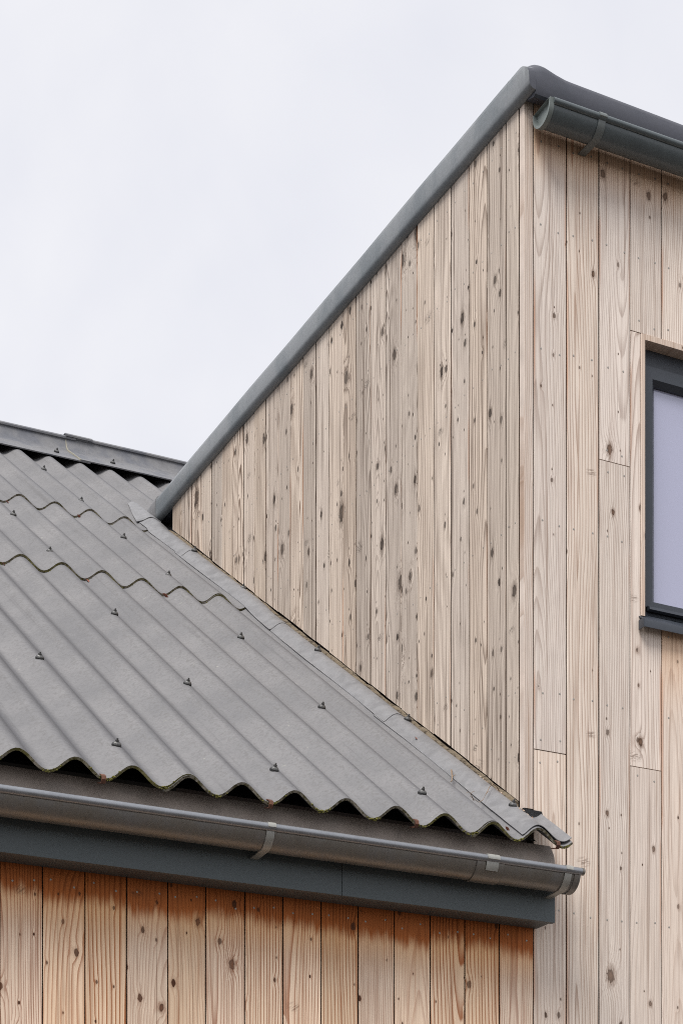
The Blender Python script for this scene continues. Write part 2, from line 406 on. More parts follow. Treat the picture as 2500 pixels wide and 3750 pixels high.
def disc_field(name, pts, r, h, parent, mat, axis='y', sides=8):
    """small round heads; axis 'y' faces -y, 'x' faces -x"""
    bm = bmesh.new()
    for (x, y, z) in pts:
        ring = []
        for i in range(sides):
            a = 2 * math.pi * i / sides; ca, sa = r * math.cos(a), r * math.sin(a)
            ring.append(bm.verts.new((x + ca, y - h * 0.55, z + sa) if axis == 'y' else (x - h * 0.55, y + ca, z + sa)))
        low = [bm.verts.new((v.co.x, y + 0.002, v.co.z) if axis == 'y' else (x + 0.002, v.co.y, v.co.z)) for v in ring]
        tip = bm.verts.new((x, y - h, z) if axis == 'y' else (x - h, y, z))
        for i in range(sides):
            j = (i + 1) % sides
            bm.faces.new((ring[i], ring[j], tip)); bm.faces.new((low[i], low[j], ring[j], ring[i]))
    o = from_bm(name, bm, parent, [M[mat]], smooth=50)
    return tag(o, kind='stuff')

def tube(bm, pts, rad, sides=7):
    rings = []
    for i, p in enumerate(pts):
        p = Vector(p); d = (Vector(pts[min(i + 1, len(pts) - 1)]) - Vector(pts[max(i - 1, 0)])).normalized()
        a = d.orthogonal().normalized(); b2 = d.cross(a)
        r = rad[i] if isinstance(rad, (list, tuple)) else rad
        rings.append([bm.verts.new(p + a * r * math.cos(2 * math.pi * k / sides) + b2 * r * math.sin(2 * math.pi * k / sides)) for k in range(sides)])
    for i in range(len(rings) - 1):
        for k in range(sides):
            bm.faces.new((rings[i][k], rings[i][(k + 1) % sides], rings[i + 1][(k + 1) % sides], rings[i + 1][k]))
    bm.faces.new(rings[0]); bm.faces.new(rings[-1][::-1])


# ------------------------------------------------------------------ setting
g = mesh('ground', [(-300, -300, 0), (300, -300, 0), (300, 300, 0), (-300, 300, 0)], [(0, 1, 2, 3)], None, [M['ground']])
tag(g, kind='structure')

house = tag(link('timber_house', None), 'low timber house wing with grey corrugated roof, warm larch boards and long eaves gutter', 'house')
dormer = tag(link('box_dormer', None), 'tall flat-roofed timber box dormer with pale upright boards and a dark framed window', 'dormer')

SIDE_X = -0.04
def wave(x): return -0.0262 * (1 - math.tanh(0.25 * math.cos(2 * math.pi * (x - X0) / PITCH_X)) / math.tanh(0.25))
def roof_z(x, y): return ZC + SL * y + wave(x)

# ------------------------------------------------------------------ low house wall
low_wall = boxes('wall', [(-4.75, -0.0185, 0.0215, 0.14, 0.0, 3.40)], house, [M['sheathing']])
xe = [-1.9161, -1.7809, -1.6436, -1.5057, -1.3668, -1.236, -1.099, -0.9627, -0.8231, -0.6855, -0.5491, -0.4103, -0.2746, -0.1365, 0.0017]
while xe[0] > -4.6: xe.insert(0, xe[0] - 0.1375 - random.uniform(-0.002, 0.002))
nails = []
for i in range(len(xe) - 1):
    a, b2 = xe[i], xe[i + 1]; gap = random.uniform(0.0030, 0.0044)
    xc, wd = (a + b2) / 2, b2 - a - gap
    dy = random.uniform(-0.0012, 0.0012)
    board(low_wall, wd, 0.06, 3.30, 'wood_low', (xc, dy, 0))
    for z in (3.198, 2.62, 2.04, 1.4):
        for s in (-1, 1): nails.append((xc + s * wd * 0.27 + random.uniform(-0.008, 0.008), dy, z + random.uniform(-0.014, 0.014)))
disc_field('nail_heads', nails, 0.0034, 0.0014, low_wall, 'nail')

# fascia, apron and soffit
soff = boxes('soffit', [(-4.7, 0.012, -0.0985, -0.0035, 3.2405, 3.262)], house, [M['fascia']])
fas = boxes('fascia', [(-4.7, 0.013, -0.0975, -0.060, 3.2625, 3.41)], house, [M['sheathing']])
boxes('fascia_board', [(-4.7, -0.8065, -0.1205, -0.0990, 3.236, 3.405)], fas, [M['fascia']], bevel=0.0018)
boxes('fascia_board', [(-0.8050, 0.0145, -0.1205, -0.0990, 3.236, 3.405)], fas, [M['fascia']], bevel=0.0018)
ap = [(-0.0900, 3.506), (-0.1140, 3.468), (-0.1225, 3.434), (-0.1290, 3.407), (-0.1460, 3.384)]
extrude('eaves_apron', thick(ap, 0.0025), 'x', -4.7, 0.0125, house, [M['apron']], seg=26, wob=0.0012)

# eaves gutter
GY, GZ, GR = -0.1925, 3.3795, 0.0575
gut = extrude('gutter', thick(arc(GY, GZ, GR, 0, -180, 20) , 0.0022) , 'x', -4.7, 0.008, house, [M['zinc']], seg=1)
def rolled(name, cy, cz, r, x0, x1, parent, mat, n=14):
    return extrude(name, arc(cy, cz, r, 0, 360 - 360 / n, n - 1), 'x', x0, x1, parent, [mat], smooth=60)
rolled('rim', GY - GR - 0.003, GZ + 0.004, 0.0125, -4.7, 0.034, gut, M['zinc_rim'])
def strap(name, xc, wdt, cy, cz, r, rim, parent, mat, foot, t=0.003):
    """bracket strap hugging the gutter from the rim round to the board behind"""
    line = [foot] + arc(cy, cz, r, -108, -176, 12) + [(cy - r - 0.0025, cz + 0.001)]
    line += arc(cy - GR - 0.003 if r > 0.056 else cy - r, cz + 0.004, rim, 190, 20, 9)
    return extrude(name, thick(line, t), 'x', xc - wdt / 2, xc + wdt / 2, parent, [mat], smooth=50)
for xc in (-3.40, -2.26, -1.120, -0.017):
    strap('bracket', xc, 0.027, GY, GZ, GR + 0.0045, 0.0150, gut, M['clip'], (-0.1225, 3.3150))
# union piece: a wider band under the gutter with a short clip over the rim
un = extrude('union_band', thick(arc(GY, GZ, GR + 0.0038, -8, -178, 18), 0.003), 'x', -0.372, -0.268, gut, [M['zinc']], smooth=50)
cl_line = arc(GY, GZ, GR + 0.0085, -148, -178, 5) + arc(GY - GR - 0.003, GZ + 0.004, 0.0150, 195, 20, 9)
extrude('union_clip', thick(cl_line, 0.0025), 'x', -0.338, -0.292, gut, [M['clip']], smooth=50)
# stop end
cap_prof = arc(GY, GZ, GR + 0.0035, 0, -180, 22)
extrude('stop_end', cap_prof, 'x', 0.0095, 0.0330, gut, [M['zinc']], smooth=50)
rolled('rim_cap', GY - GR - 0.003, GZ + 0.004, 0.0130, 0.0345, 0.0440, gut, M['zinc'])

# ------------------------------------------------------------------ corrugated roof
roof = mesh('roof', [(-4.7, -0.10, ZC - 0.07 - 0.085), (-0.047, -0.10, ZC - 0.07 - 0.085), (-0.047, 3.45, ZC + SL * 3.45 - 0.085), (2.6, 3.45, ZC + SL * 3.45 - 0.085),
                     (2.6, 4.975, ZC + SL * 4.975 - 0.085), (-4.7, 4.975, ZC + SL * 4.975 - 0.085),
                     (-4.7, 9.8, ZC - 0.085), (2.6, 9.8, ZC - 0.085)],
            [(0, 1, 2, 3, 4, 5), (5, 4, 7, 6)], house, [M['membrane']])

def sheet(name, parent, xa, xb, ya, yb, off_a, off_b, mats, th=0.0085, lapdrop=True, trim_wall=False, extra=0.0, nx=None, rough=0.0, droop=0.0):
    nx = nx or max(4, round((xb - xa) / PITCH_X * 14)); ny = 8
    xs = [xa + (xb - xa) * i / nx for i in range(nx + 1)]
    ys = [ya + (yb - ya) * j / ny for j in range(ny + 1)]
    if trim_wall:
        for cut, lst in ((-0.0435, xs), (-0.0030, ys)):
            if lst[0] < cut < lst[-1]: lst.append(cut); lst.sort()
    bm = bmesh.new(); G = []
    rr = random.Random(name + str(xa) + str(ya))
    for y in ys:
        row = []
        for x in xs:
            f = (y - ya) / (yb - ya)
            z = roof_z(x, y) + off_a + (off_b - off_a) * f + extra
            if lapdrop:
                e = min(1.0, max(0.0, (x - xa) / 0.16)); z -= 0.0088 * (1 - e * e * (3 - 2 * e))
            z += rr.uniform(-rough, rough)
            row.append(bm.verts.new((x, y, z)))
        G.append(row)
    for j in range(len(ys) - 1):
        for i in range(len(xs) - 1):
            if trim_wall and (ys[j] + ys[j + 1]) / 2 > -0.0030 and (xs[i] + xs[i + 1]) / 2 > -0.0435: continue
            bm.faces.new((G[j][i], G[j][i + 1], G[j + 1][i + 1], G[j + 1][i]))
    loose = [v for v in bm.verts if not v.link_faces]
    bmesh.ops.delete(bm, geom=loose, context='VERTS')
    bmesh.ops.recalc_face_normals(bm, faces=bm.faces)
    if sum(f.normal.z for f in bm.faces) < 0: bmesh.ops.reverse_faces(bm, faces=bm.faces)
    bmesh.ops.solidify(bm, geom=list(bm.faces), thickness=th)
    o = from_bm(name, bm, parent, mats, smooth=45)
    if len(mats) > 1:
        for p in o.data.polygons:
            nrm = p.normal
            along = Vector((0, 1, SL)).normalized()
            if abs(nrm.dot(along)) > 0.6: p.material_index = 1
    return o

lapx = [X0 - PITCH_X * k for k in (25, 19, 13, 7, 1)]         # crests where the sheets lap sideways
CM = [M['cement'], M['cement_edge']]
for (ya, yb, oa) in ((-0.205, 2.32, 0.0), (2.18, 3.56, 0.0125), (3.42, 4.93, 0.0125)):
    for i in range(4):
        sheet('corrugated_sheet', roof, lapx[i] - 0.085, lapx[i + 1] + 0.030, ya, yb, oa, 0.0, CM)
    if ya < 3:
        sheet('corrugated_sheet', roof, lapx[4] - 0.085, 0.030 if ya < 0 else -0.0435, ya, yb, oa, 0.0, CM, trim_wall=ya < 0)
    else:
        for (a, b2) in ((lapx[4] - 0.085, lapx[4] + 6 * PITCH_X + 0.03), (lapx[4] + 6 * PITCH_X - 0.085, lapx[4] + 12 * PITCH_X + 0.03)):
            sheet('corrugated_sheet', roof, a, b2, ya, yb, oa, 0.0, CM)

# roof bolts: rubber dome, washer, nut, thread end
def bolt_mesh():
    bm = bmesh.new()
    def lathe(prof, n, mi):
        rings = []
        for r, z in prof: rings.append([bm.verts.new((r * math.cos(2 * math.pi * k / n), r * math.sin(2 * math.pi * k / n), z)) for k in range(n)])
        for i in range(len(rings) - 1):
            for k in range(n):
                bm.faces.new((rings[i][k], rings[i][(k + 1) % n], rings[i + 1][(k + 1) % n], rings[i + 1][k])).material_index = mi
        bm.faces.new(rings[-1]).material_index = mi
    lathe([(0.0190, -0.006), (0.0185, 0.0015), (0.0165, 0.0030)], 14, 0)
    lathe([(0.0168, 0.0028), (0.0150, 0.0070), (0.0095, 0.0105), (0.0060, 0.0115)], 14, 1)
    lathe([(0.0080, 0.0110), (0.0080, 0.0180)], 6, 1)
    lathe([(0.0042, 0.0178), (0.0038, 0.0245)], 8, 1)
    me = bpy.data.meshes.new('roof_bolt'); bmesh.ops.recalc_face_normals(bm, faces=bm.faces); bm.to_mesh(me); bm.free()
    me.materials.append(M['rubber']); me.materials.append(M['steel'])
    return me
BM = bolt_mesh()
def bolt(name, parent, x, y, z, tilt=math.atan(SL), rz=0.0):
    o = link(name, BM, parent, loc=(x, y, z)); o.scale = (0.82, 0.82, 0.82); o.rotation_euler = (tilt + random.uniform(-0.06, 0.06), random.uniform(-0.08, 0.08), rz); return o
BY = (-0.046, 0.744, 1.528, 2.352, 2.942, 3.592, 4.221)
for k in (2, 5, 8, 11, 14):
    for j, y in enumerate(BY):
        row_off = 0.0045 if y > 2.18 else 0.0
        bolt('roof_bolt', roof, X0 - PITCH_X * k + random.uniform(-0.006, 0.006), y, ZC + SL * y + row_off + 0.003)

# ridge: two long ridge pieces with a rolled top, the right one socketed over the left
rid = [(4.664, 6.906), (4.780, 6.985), (4.870, 7.044), (4.905, 7.069), (4.925, 7.094), (4.935, 7.124), (4.939, 7.150)]
roll = [(4.930, 7.153), (4.928, 7.162), (4.935, 7.172), (4.952, 7.179), (4.975, 7.181)]
half = rid + roll
full = half + [(9.95 - p, q) for p, q in half[::-1][1:]]
def ridge_piece(x0, x1, off, parent, name):
    line = [(p, q + off) for p, q in full]
    return extrude(name, thick(line, 0.0065), 'x', x0, x1, parent, [M['ridge']], smooth=40, seg=14, wob=0.0012)
ridge = link('ridge_cap', None, house)
ridge_piece(-4.75, -0.045, 0.0, ridge, 'ridge_piece')
ridge_piece(-0.100, 2.7, 0.0078, ridge, 'ridge_piece')
sock = [(p + (4.975 - p) * -0.16, q + 0.011) for p, q in roll]
sock = sock + [(9.95 - p, q) for p, q in sock[::-1][1:]]
extrude('ridge_socket', thick(sock, 0.006), 'x', -0.108, 0.055, ridge, [M['ridge']], smooth=40)
edge_line = [(p - 0.001, q + 0.0085) for p, q in rid]
extrude('edge_bead', thick(edge_line, 0.008), 'x', -0.1055, -0.1005, ridge, [M['edge_bead']], smooth=40)
for x in (-0.215, 0.122, -1.33, -2.4):
    bolt('ridge_bolt', ridge, x, 4.760, 6.974 + (0.012 if x > -0.1 else 0.004))

# lead flashing up the dormer cheek, in lapped lengths
fl = link('flashing', None, house)
cuts = [(-0.200, 0.90, 0.0), (0.82, 1.98, 0.0), (1.895, 3.04, 0.009), (2.96, 3.60, 0.009)]
def flash_piece(ya, yb, top, seed):
    rr = random.Random(seed); nx, ny = 16, 22; bm = bmesh.new(); G = []
    low = ya < 0
    ys = [ya + (yb - ya) * j / ny for j in range(ny + 1)]
    if low: ys.append(-0.0030); ys.sort()
    ends = 0.031 if low else -0.0440
    xl0 = -0.164
    xs = [xl0 + (-0.0440 - xl0) * i / nx for i in range(nx + 1)]
    if low: xs += [-0.0440 + 0.075 * i / 8 for i in range(1, 9)]
    ph = rr.uniform(0, 6)
    for y in ys:
        row = []
        f = (y - ya) / (yb - ya)
        step = 0.0
        for (lo, hi) in ((2.18, 3.56), (3.42, 4.76)):
            if y > lo: step = 0.0125 * (1 - (y - lo) / (hi - lo))
        if top and y < 2.18: step = max(step, 0.0125 * max(0.0, 1 - (2.18 - y) / 0.10))
        for i, x in enumerate(xs):
            ww = wave(x) if x < X0 else (wave(x) * 0.86)
            z = ZC + SL * y + ww + 0.0042 + step + 0.0035 * (1 - f)
            z += 0.0007 * math.sin(y * 9 + ph) * math.sin(x * 40 + ph) + rr.uniform(-0.0003, 0.0003)
            xx = x + (0.004 * math.sin(y * 6.3 + ph) + rr.uniform(-0.0008, 0.0008) if i == 0 else 0)
            row.append(bm.verts.new((xx, y, z)))
        G.append(row)
    for j in range(len(ys) - 1):
        for i in range(len(xs) - 1):
            if low and (ys[j] + ys[j + 1]) / 2 > -0.0030 and (xs[i] + xs[i + 1]) / 2 > -0.0440: continue
            bm.faces.new((G[j][i], G[j][i + 1], G[j + 1][i + 1], G[j + 1][i]))
    bmesh.ops.delete(bm, geom=[v for v in bm.verts if not v.link_faces], context='VERTS')
    bmesh.ops.recalc_face_normals(bm, faces=bm.faces)
    if sum(f2.normal.z for f2 in bm.faces) < 0: bmesh.ops.reverse_faces(bm, faces=bm.faces)
    bmesh.ops.solidify(bm, geom=list(bm.faces), thickness=0.0022)
    return from_bm('flashing_piece', bm, fl, [M['lead']], smooth=50)
for i, (ya, yb, tp) in enumerate(cuts): flash_piece(ya, yb, tp, i)
bm = bmesh.new(); G = []                                   # dressed lead saddle above the last length
for j in range(15):
    f = j / 14; row = []
    for i in range(17):
        x = -0.182 + 0.050 * f + (0.117 - 0.045 * f) * i / 16; y = 3.535 + 0.27 * f - 0.05 * (i / 16) * (1 - f)
        step = 0.0125 * (1 - (y - 3.42) / 1.34)
        row.append(bm.verts.new((x, y, ZC + SL * y + wave(x) * 0.9 + 0.0095 + step + 0.0015 * math.sin(i * 0.9 + j * 0.7))))
    G.append(row)
for j in range(14):
    for i in range(16): bm.faces.new((G[j][i], G[j][i + 1], G[j + 1][i + 1], G[j + 1][i]))
bmesh.ops.recalc_face_normals(bm, faces=bm.faces)
if sum(f2.normal.z for f2 in bm.faces) < 0: bmesh.ops.reverse_faces(bm, faces=bm.faces)
bmesh.ops.solidify(bm, geom=list(bm.faces), thickness=0.003)
from_bm('saddle', bm, fl, [M['lead']], smooth=50)
for y in (-0.040, 0.764, 1.540, 2.362, 2.945):
    bolt('flashing_bolt', fl, X0 + random.uniform(-0.006, 0.012), y, ZC + SL * y + (0.015 if y > 2.2 else 0.008))
# dirty foam filler between the flashing and the boards
bm = bmesh.new(); prev = None; rr = random.Random(3)
for j in range(61):
    y = 0.03 + 3.36 * j / 60
    zb = ZC + SL * y
    ring = [bm.verts.new(p) for p in ((-0.066 + rr.uniform(-0.004, 0.002), y, zb - 0.030), (-0.060 + rr.uniform(-0.004, 0.003), y, zb - 0.006 + rr.uniform(-0.006, 0.004)),
                                      (-0.0415, y, zb - 0.001 + rr.uniform(-0.005, 0.003)), (-0.0415, y, zb - 0.030))]
    if prev:
        for k in range(4): bm.faces.new((prev[k], prev[(k + 1) % 4], ring[(k + 1) % 4], ring[k]))
    else: bm.faces.new(ring)
    prev = ring
bm.faces.new(prev)
from_bm('foam_strip', bm, house, [M['foam']], smooth=60)

# moss on the sheet ends, rusty hooks in the eaves valleys
bm = bmesh.new(); rr = random.Random(11)
def clump(c, r):
    m = Matrix.Translation(c) @ Matrix.Diagonal((r * rr.uniform(0.8, 1.5), r * rr.uniform(0.6, 1.0), r * rr.uniform(0.5, 0.9), 1))
    res = bmesh.ops.create_icosphere(bm, subdivisions=1, radius=1.0, matrix=m)
    for v in res['verts']: v.co += Vector((rr.uniform(-1, 1), rr.uniform(-1, 1), rr.uniform(-1, 1))) * r * 0.28
for k in range(-1, 14):
    xv = X0 - PITCH_X * (k + 0.5)
    for _ in range(rr.randint(14, 34)):
        x = xv + rr.gauss(0.008, 0.017)
        if x > 0.02: continue
        clump((x, -0.205 + rr.uniform(-0.004, 0.004), roof_z(x, -0.205) - rr.uniform(0.0, 0.008)), rr.uniform(0.0016, 0.0042))
for yl in (2.18, 3.42):
    for k in range(0, 14):
        for _ in range(16):
            x = X0 - PITCH_X * (k + rr.uniform(0.25, 0.95))
            if x > -0.18: continue
            clump((x, yl + rr.uniform(-0.003, 0.003), roof_z(x, yl) + rr.uniform(-0.001, 0.005)), rr.uniform(0.0012, 0.0028))
tag(from_bm('moss', bm, roof, [M['moss']], smooth=80), kind='stuff')
for x in (-1.655, -0.577, -0.030, -1.10):
    y0 = -0.203; z0 = roof_z(x, y0)
    line = [(y0 + 0.016, z0 + 0.012), (y0 + 0.002, z0 + 0.007), (y0 - 0.007, z0 + 0.001), (y0 - 0.008, z0 - 0.008), (y0 - 0.002, z0 - 0.016), (y0 + 0.03, z0 - 0.008)]
    extrude('hook', thick(line, 0.003), 'x', x - 0.007, x + 0.007, roof, [M['rust']], smooth=40)

# ------------------------------------------------------------------ dormer walls
WX0, WX1, WZ0, WZ1 = 0.457, 1.46, 4.411, 5.447
fw = boxes('front_wall', [(-0.0165, WX0, 0.0215, 0.15, 0.0, 6.14), (WX1, 2.60, 0.0215, 0.15, 0.0, 6.14),
                          (WX0, WX1, 0.0215, 0.15, 0.0, 4.4195), (WX0, WX1, 0.0215, 0.15, WZ1, 6.14)], dormer, [M['sheathing']])
fx = [0.0017, 0.139, 0.276, 0.4105, 0.5479]
while fx[-1] < 2.5: fx.append(fx[-1] + 0.1372)
joints = {0: [3.873], 2: [4.950], 3: [3.873, 5.445], 5: [3.1], 7: [5.9], 12: [4.2]}
nails = []
for i in range(len(fx) - 1):
    a, b2 = fx[i], fx[i + 1]; gap = random.uniform(0.0034, 0.0050); dy = random.uniform(-0.0012, 0.0012)
    zs = [0.06] + joints.get(i, []) + [6.145]
    cuts2 = []
    for q in range(len(zs) - 1): cuts2.append((zs[q] + (0.0016 if q else 0), zs[q + 1] - (0.0016 if q + 2 < len(zs) else 0)))
    for (z0, z1) in cuts2:
        parts = []
        if b2 <= WX0 or a >= WX1: parts = [(a, b2, z0, z1, 'wood_front')]
        else:
            if a < WX0 < b2: 
                if z0 < WZ0 < z1:
                    xc2 = (a + b2) / 2; h2 = (b2 - a - gap) / 2
                    out2 = [(-h2, z0), (h2, z0), (h2, WZ0 - 0.004), (WX0 - xc2 - 0.002, WZ0 - 0.004), (WX0 - xc2 - 0.002, min(z1, WZ1)), (-h2, min(z1, WZ1))]
                    k6 = len(out2)
                    mesh('board', [(p, 0.0, q) for p, q in out2] + [(p, 0.02, q) for p, q in out2],
                         [tuple(range(k6)), tuple(range(k6, 2 * k6))] + [(i6, (i6 + 1) % k6, k6 + (i6 + 1) % k6, k6 + i6) for i6 in range(k6)],
                         fw, [M['wood_front']], loc=(xc2, dy, 0))
                    parts = [(a, b2, WZ1 + 0.001, z1, 'wood_front')]
                else: parts = [(a, b2, z0, z1, 'wood_front')]
            elif a < WX1 < b2: parts = [(a, b2, z0, min(z1, WZ0 - 0.004), 'wood_sill'), (WX1, b2, max(z0, WZ0), min(z1, WZ1), 'wood_front'), (a, b2, max(z0, WZ1 + 0.001), z1, 'wood_front')]
            else: parts = [(a, b2, z0, min(z1, WZ0 - 0.004), 'wood_sill'), (a, b2, max(z0, WZ1 + 0.001), z1, 'wood_front')]
        dj = dy + random.uniform(-0.0006, 0.0006)
        for (pa, pb, q0, q1, mt) in parts:
            if q1 - q0 < 0.02: continue
            wd = pb - pa - gap
            board(fw, wd, q0, q1, mt, ((pa + pb) / 2, dj, 0))
            for zt in [q0 + 0.035, q1 - 0.035 if q1 < 6 else 6.02] + [z for z in (1.2, 1.9, 2.6, 3.31, 4.08, 4.68, 5.29, 5.72) if q0 + 0.15 < z < q1 - 0.15]:
                for s in (-1, 1):
                    nails.append(((pa + pb) / 2 + s * wd * 0.27 + random.uniform(-0.006, 0.006), dj, zt + random.uniform(-0.008, 0.008)))
disc_field('nail_heads', nails, 0.0036, 0.0014, fw, 'nail')

# cheek wall: boards cut to the roof slope
sw = mesh('side_wall', [(-0.0170, 0.152, 3.4), (-0.0170, 3.40, 3.4), (-0.0170, 3.40, 6.14), (-0.0170, 0.152, 6.14),
                        (0.10, 0.152, 3.4), (0.10, 3.40, 3.4), (0.10, 3.40, 6.14), (0.10, 0.152, 6.14)],
          [(0, 1, 2, 3), (4, 5, 6, 7), (0, 1, 5, 4), (2, 3, 7, 6), (1, 2, 6, 5), (0, 3, 7, 4)], dormer, [M['sheathing']])
sy = [3.3949, 3.2687, 3.1326, 3.0005, 2.8682, 2.7399, 2.6085, 2.4784, 2.3536, 2.2217, 2.0877, 1.9558, 1.8219, 1.6918, 1.5639, 1.4277, 1.3065,
      1.1774, 1.0434, 0.9106, 0.7777, 0.6461, 0.5151, 0.3782, 0.2459, 0.1148, 0.0262]
nails = []
for i in range(len(sy) - 1):
    yb, ya = sy[i], sy[i + 1]; gap = random.uniform(0.0038, 0.0068); wd = yb - ya - gap; yc = (ya + yb) / 2
    dx = random.uniform(-0.0018, 0.0010)
    jit = random.uniform(0.000, 0.006)
    z_far = ZC + SL * (yc + wd / 2) + 0.001 + jit; z_near = ZC + SL * (yc - wd / 2) + 0.001 + jit
    board(sw, wd, z_far, 6.135, 'wood_side', (SIDE_X + dx, yc, 0), rotz=-math.pi / 2, zb2=z_near)
    for z in [z_far + 0.10, 6.05] + [q for q in (4.08, 4.68, 5.29, 5.72) if q > z_far + 0.25]:
        for s in (-1, 1): nails.append((SIDE_X + dx, yc + s * wd * 0.27 + random.uniform(-0.005, 0.005), z + random.uniform(-0.01, 0.01)))
disc_field('nail_heads', nails, 0.0030, 0.0012, sw, 'nail', axis='x')
# corner strip: a narrow batten closing the cheek against the front boards
post = board(dormer, 0.0385, 3.660, 6.14, 'wood_trim', (-0.0200, -0.004, 0), th=0.0285, name='corner_batten')

# lead soaker tucked in the notch at the foot of the corner
V = [(-0.150, 0.0185, 3.64), (0.036, -0.0030, 3.648), (0.034, -0.0045, 3.622), (-0.03, -0.006, 3.60), (-0.150, -0.004, 3.575), (-0.165, 0.012, 3.60)]
bm = bmesh.new(); f0 = bm.faces.new([bm.verts.new(p) for p in [(-0.046, 0.0200, 3.640), (-0.043, -0.0060, 3.657), (0.034, -0.0055, 3.655), (0.037, -0.0050, 3.642), (0.015, -0.0065, 3.610), (-0.05, -0.008, 3.585)]])
bmesh.ops.solidify(bm, geom=[f0], thickness=0.0025)
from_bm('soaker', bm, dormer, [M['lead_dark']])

# ------------------------------------------------------------------ dormer roof edge
def verge_prof():
    return [(-0.036, 6.126), (-0.044, 6.1258), (-0.054, 6.128), (-0.0625, 6.1345), (-0.0672, 6.144), (-0.0685, 6.156), (-0.0680, 6.218), (-0.0640, 6.235), (-0.0540, 6.2465),
            (-0.0300, 6.263), (-0.0080, 6.272), (0.0180, 6.266), (0.050, 6.252), (0.085, 6.246), (0.085, 6.228), (-0.036, 6.224)]
def front_prof():
    return [(-0.022, 6.124), (-0.056, 6.112), (-0.070, 6.1085), (-0.0800, 6.114), (-0.0850, 6.128), (-0.0855, 6.155), (-0.0825, 6.186), (-0.0710, 6.205), (-0.050, 6.222), (-0.020, 6.240), (0.020, 6.249),
            (0.06, 6.251), (0.06, 6.232), (-0.022, 6.224)]
fr_ = boxes('flat_roof', [(-0.030, 2.62, -0.0175, 3.70, 6.1415, 6.2225)], dormer, [M['grp_front']])
# verge trim, with a slight sway like laid resin
def edge_top(y):
    tb = [(-0.0870, 6.120), (-0.0855, 6.155), (-0.0825, 6.186), (-0.0710, 6.205), (-0.050, 6.222), (-0.020, 6.240), (0.020, 6.249), (0.06, 6.251), (9.0, 6.251)]
    for (a0, z0), (a1, z1) in zip(tb, tb[1:]):
        if y <= a1:
            z = z0 + (z1 - z0) * max(0.0, (y - a0)) / (a1 - a0); break
    return z + 0.0015
vp = verge_prof(); n = len(vp); segs = 40; V = []; F = []
y0, y1 = -0.0590, 3.560
ys_ = [0.0612 + (3.56 - 0.0612) * i / 44 for i in range(45)]
segs = len(ys_) - 1
for s in range(segs + 1):
    y = ys_[s]
    sway = 0.0016 * math.sin(y * 3.1) + 0.0010 * math.sin(y * 8.3 + 1)
    e = max(0.0, 1 - (y - y0) / 0.05)
    for (px, pz) in vp: V.append((px, y, pz + sway))
for s in range(segs):
    for i in range(n):
        j = (i + 1) % n; F.append((s * n + i, s * n + j, (s + 1) * n + j, (s + 1) * n + i))
F += [tuple(range(n)), tuple(range(segs * n, segs * n + n))]
mesh('verge_trim', V, F, dormer, [M['grp_side']], smooth=40)
# corner piece: the side skin carried round to the front edge
cy_ = [-0.0853, -0.0845, -0.0825, -0.077, -0.071, -0.061, -0.050, -0.035, -0.020, 0.000, 0.020, 0.040, 0.0610]; V3 = []; F3 = []
for y in cy_:
    tp_ = edge_top(y)
    pr = [(-0.0410, 6.1258), (-0.0540, 6.128), (-0.0625, 6.1345), (-0.0672, 6.144), (-0.0685, min(6.156, tp_ - 0.005)), (-0.0680, min(6.218, tp_ - 0.003)), (-0.0640, min(6.235, tp_ - 0.002)), (-0.0540, min(6.2465, tp_)), (-0.0410, min(6.255, tp_ + 0.002))]
    for (px, pz) in pr: V3.append((px, y, pz))
n3_ = 9
for q in range(len(cy_) - 1):
    for i in range(n3_):
        j = (i + 1) % n3_; F3.append((q * n3_ + i, q * n3_ + j, (q + 1) * n3_ + j, (q + 1) * n3_ + i))
F3 += [tuple(range(n3_)), tuple(range((len(cy_) - 1) * n3_, len(cy_) * n3_))]
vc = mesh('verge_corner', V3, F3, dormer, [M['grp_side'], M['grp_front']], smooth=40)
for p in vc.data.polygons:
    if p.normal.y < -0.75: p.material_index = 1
# short end piece turned down onto the pitched roof
V2 = []; F2 = []
ee = [(3.562, 0.0, 1.0), (3.64, -0.004, 1.0), (3.72, -0.006, 0.96), (3.80, -0.004, 0.9)]
for (y, dz, sc2) in ee:
    for (px, pz) in vp: V2.append((-0.01 + (px + 0.01) * sc2 - 0.002, y, 6.18 + (pz - 6.18) * sc2 + dz + 0.003))
for s in range(len(ee) - 1):
    for i in range(n):
        j = (i + 1) % n; F2.append((s * n + i, s * n + j, (s + 1) * n + j, (s + 1) * n + i))
F2 += [tuple(range(n)), tuple(range((len(ee) - 1) * n, len(ee) * n))]
mesh('verge_end', V2, F2, dormer, [M['lead']], smooth=40)
def lift_at(x):
    tb = [(-0.06, -0.014), (-0.05, -0.006), (-0.03, 0.011), (-0.008, 0.024), (0.015, 0.024), (0.05, 0.011), (0.09, 0.001), (0.12, 0.0), (9, 0.0)]
    for (a0, z0), (a1, z1) in zip(tb, tb[1:]):
        if x <= a1: return z0 + (z1 - z0) * (x - a0) / (a1 - a0)
fp = front_prof(); n = len(fp); V = []; F = []
sx = [-0.0405 + 0.0115 * i for i in range(14)] + [0.15 + 0.14 * i for i in range(18)]
for x in sx:
    e = lift_at(x)
    for (py, pz) in fp: V.append((x, py, pz - 0.016 * max(0.0, x) + 0.0009 * math.sin(x * 4 + 1) + e * max(0.0, (pz - 6.13) / 0.12)))
for s in range(len(sx) - 1):
    for i in range(n):
        j = (i + 1) % n; F.append((s * n + i, s * n + j, (s + 1) * n + j, (s + 1) * n + i))
F += [tuple(range(n)), tuple(range((len(sx) - 1) * n, len(sx) * n))]
mesh('roof_edge', V, F, dormer, [M['grp_front']], smooth=40)

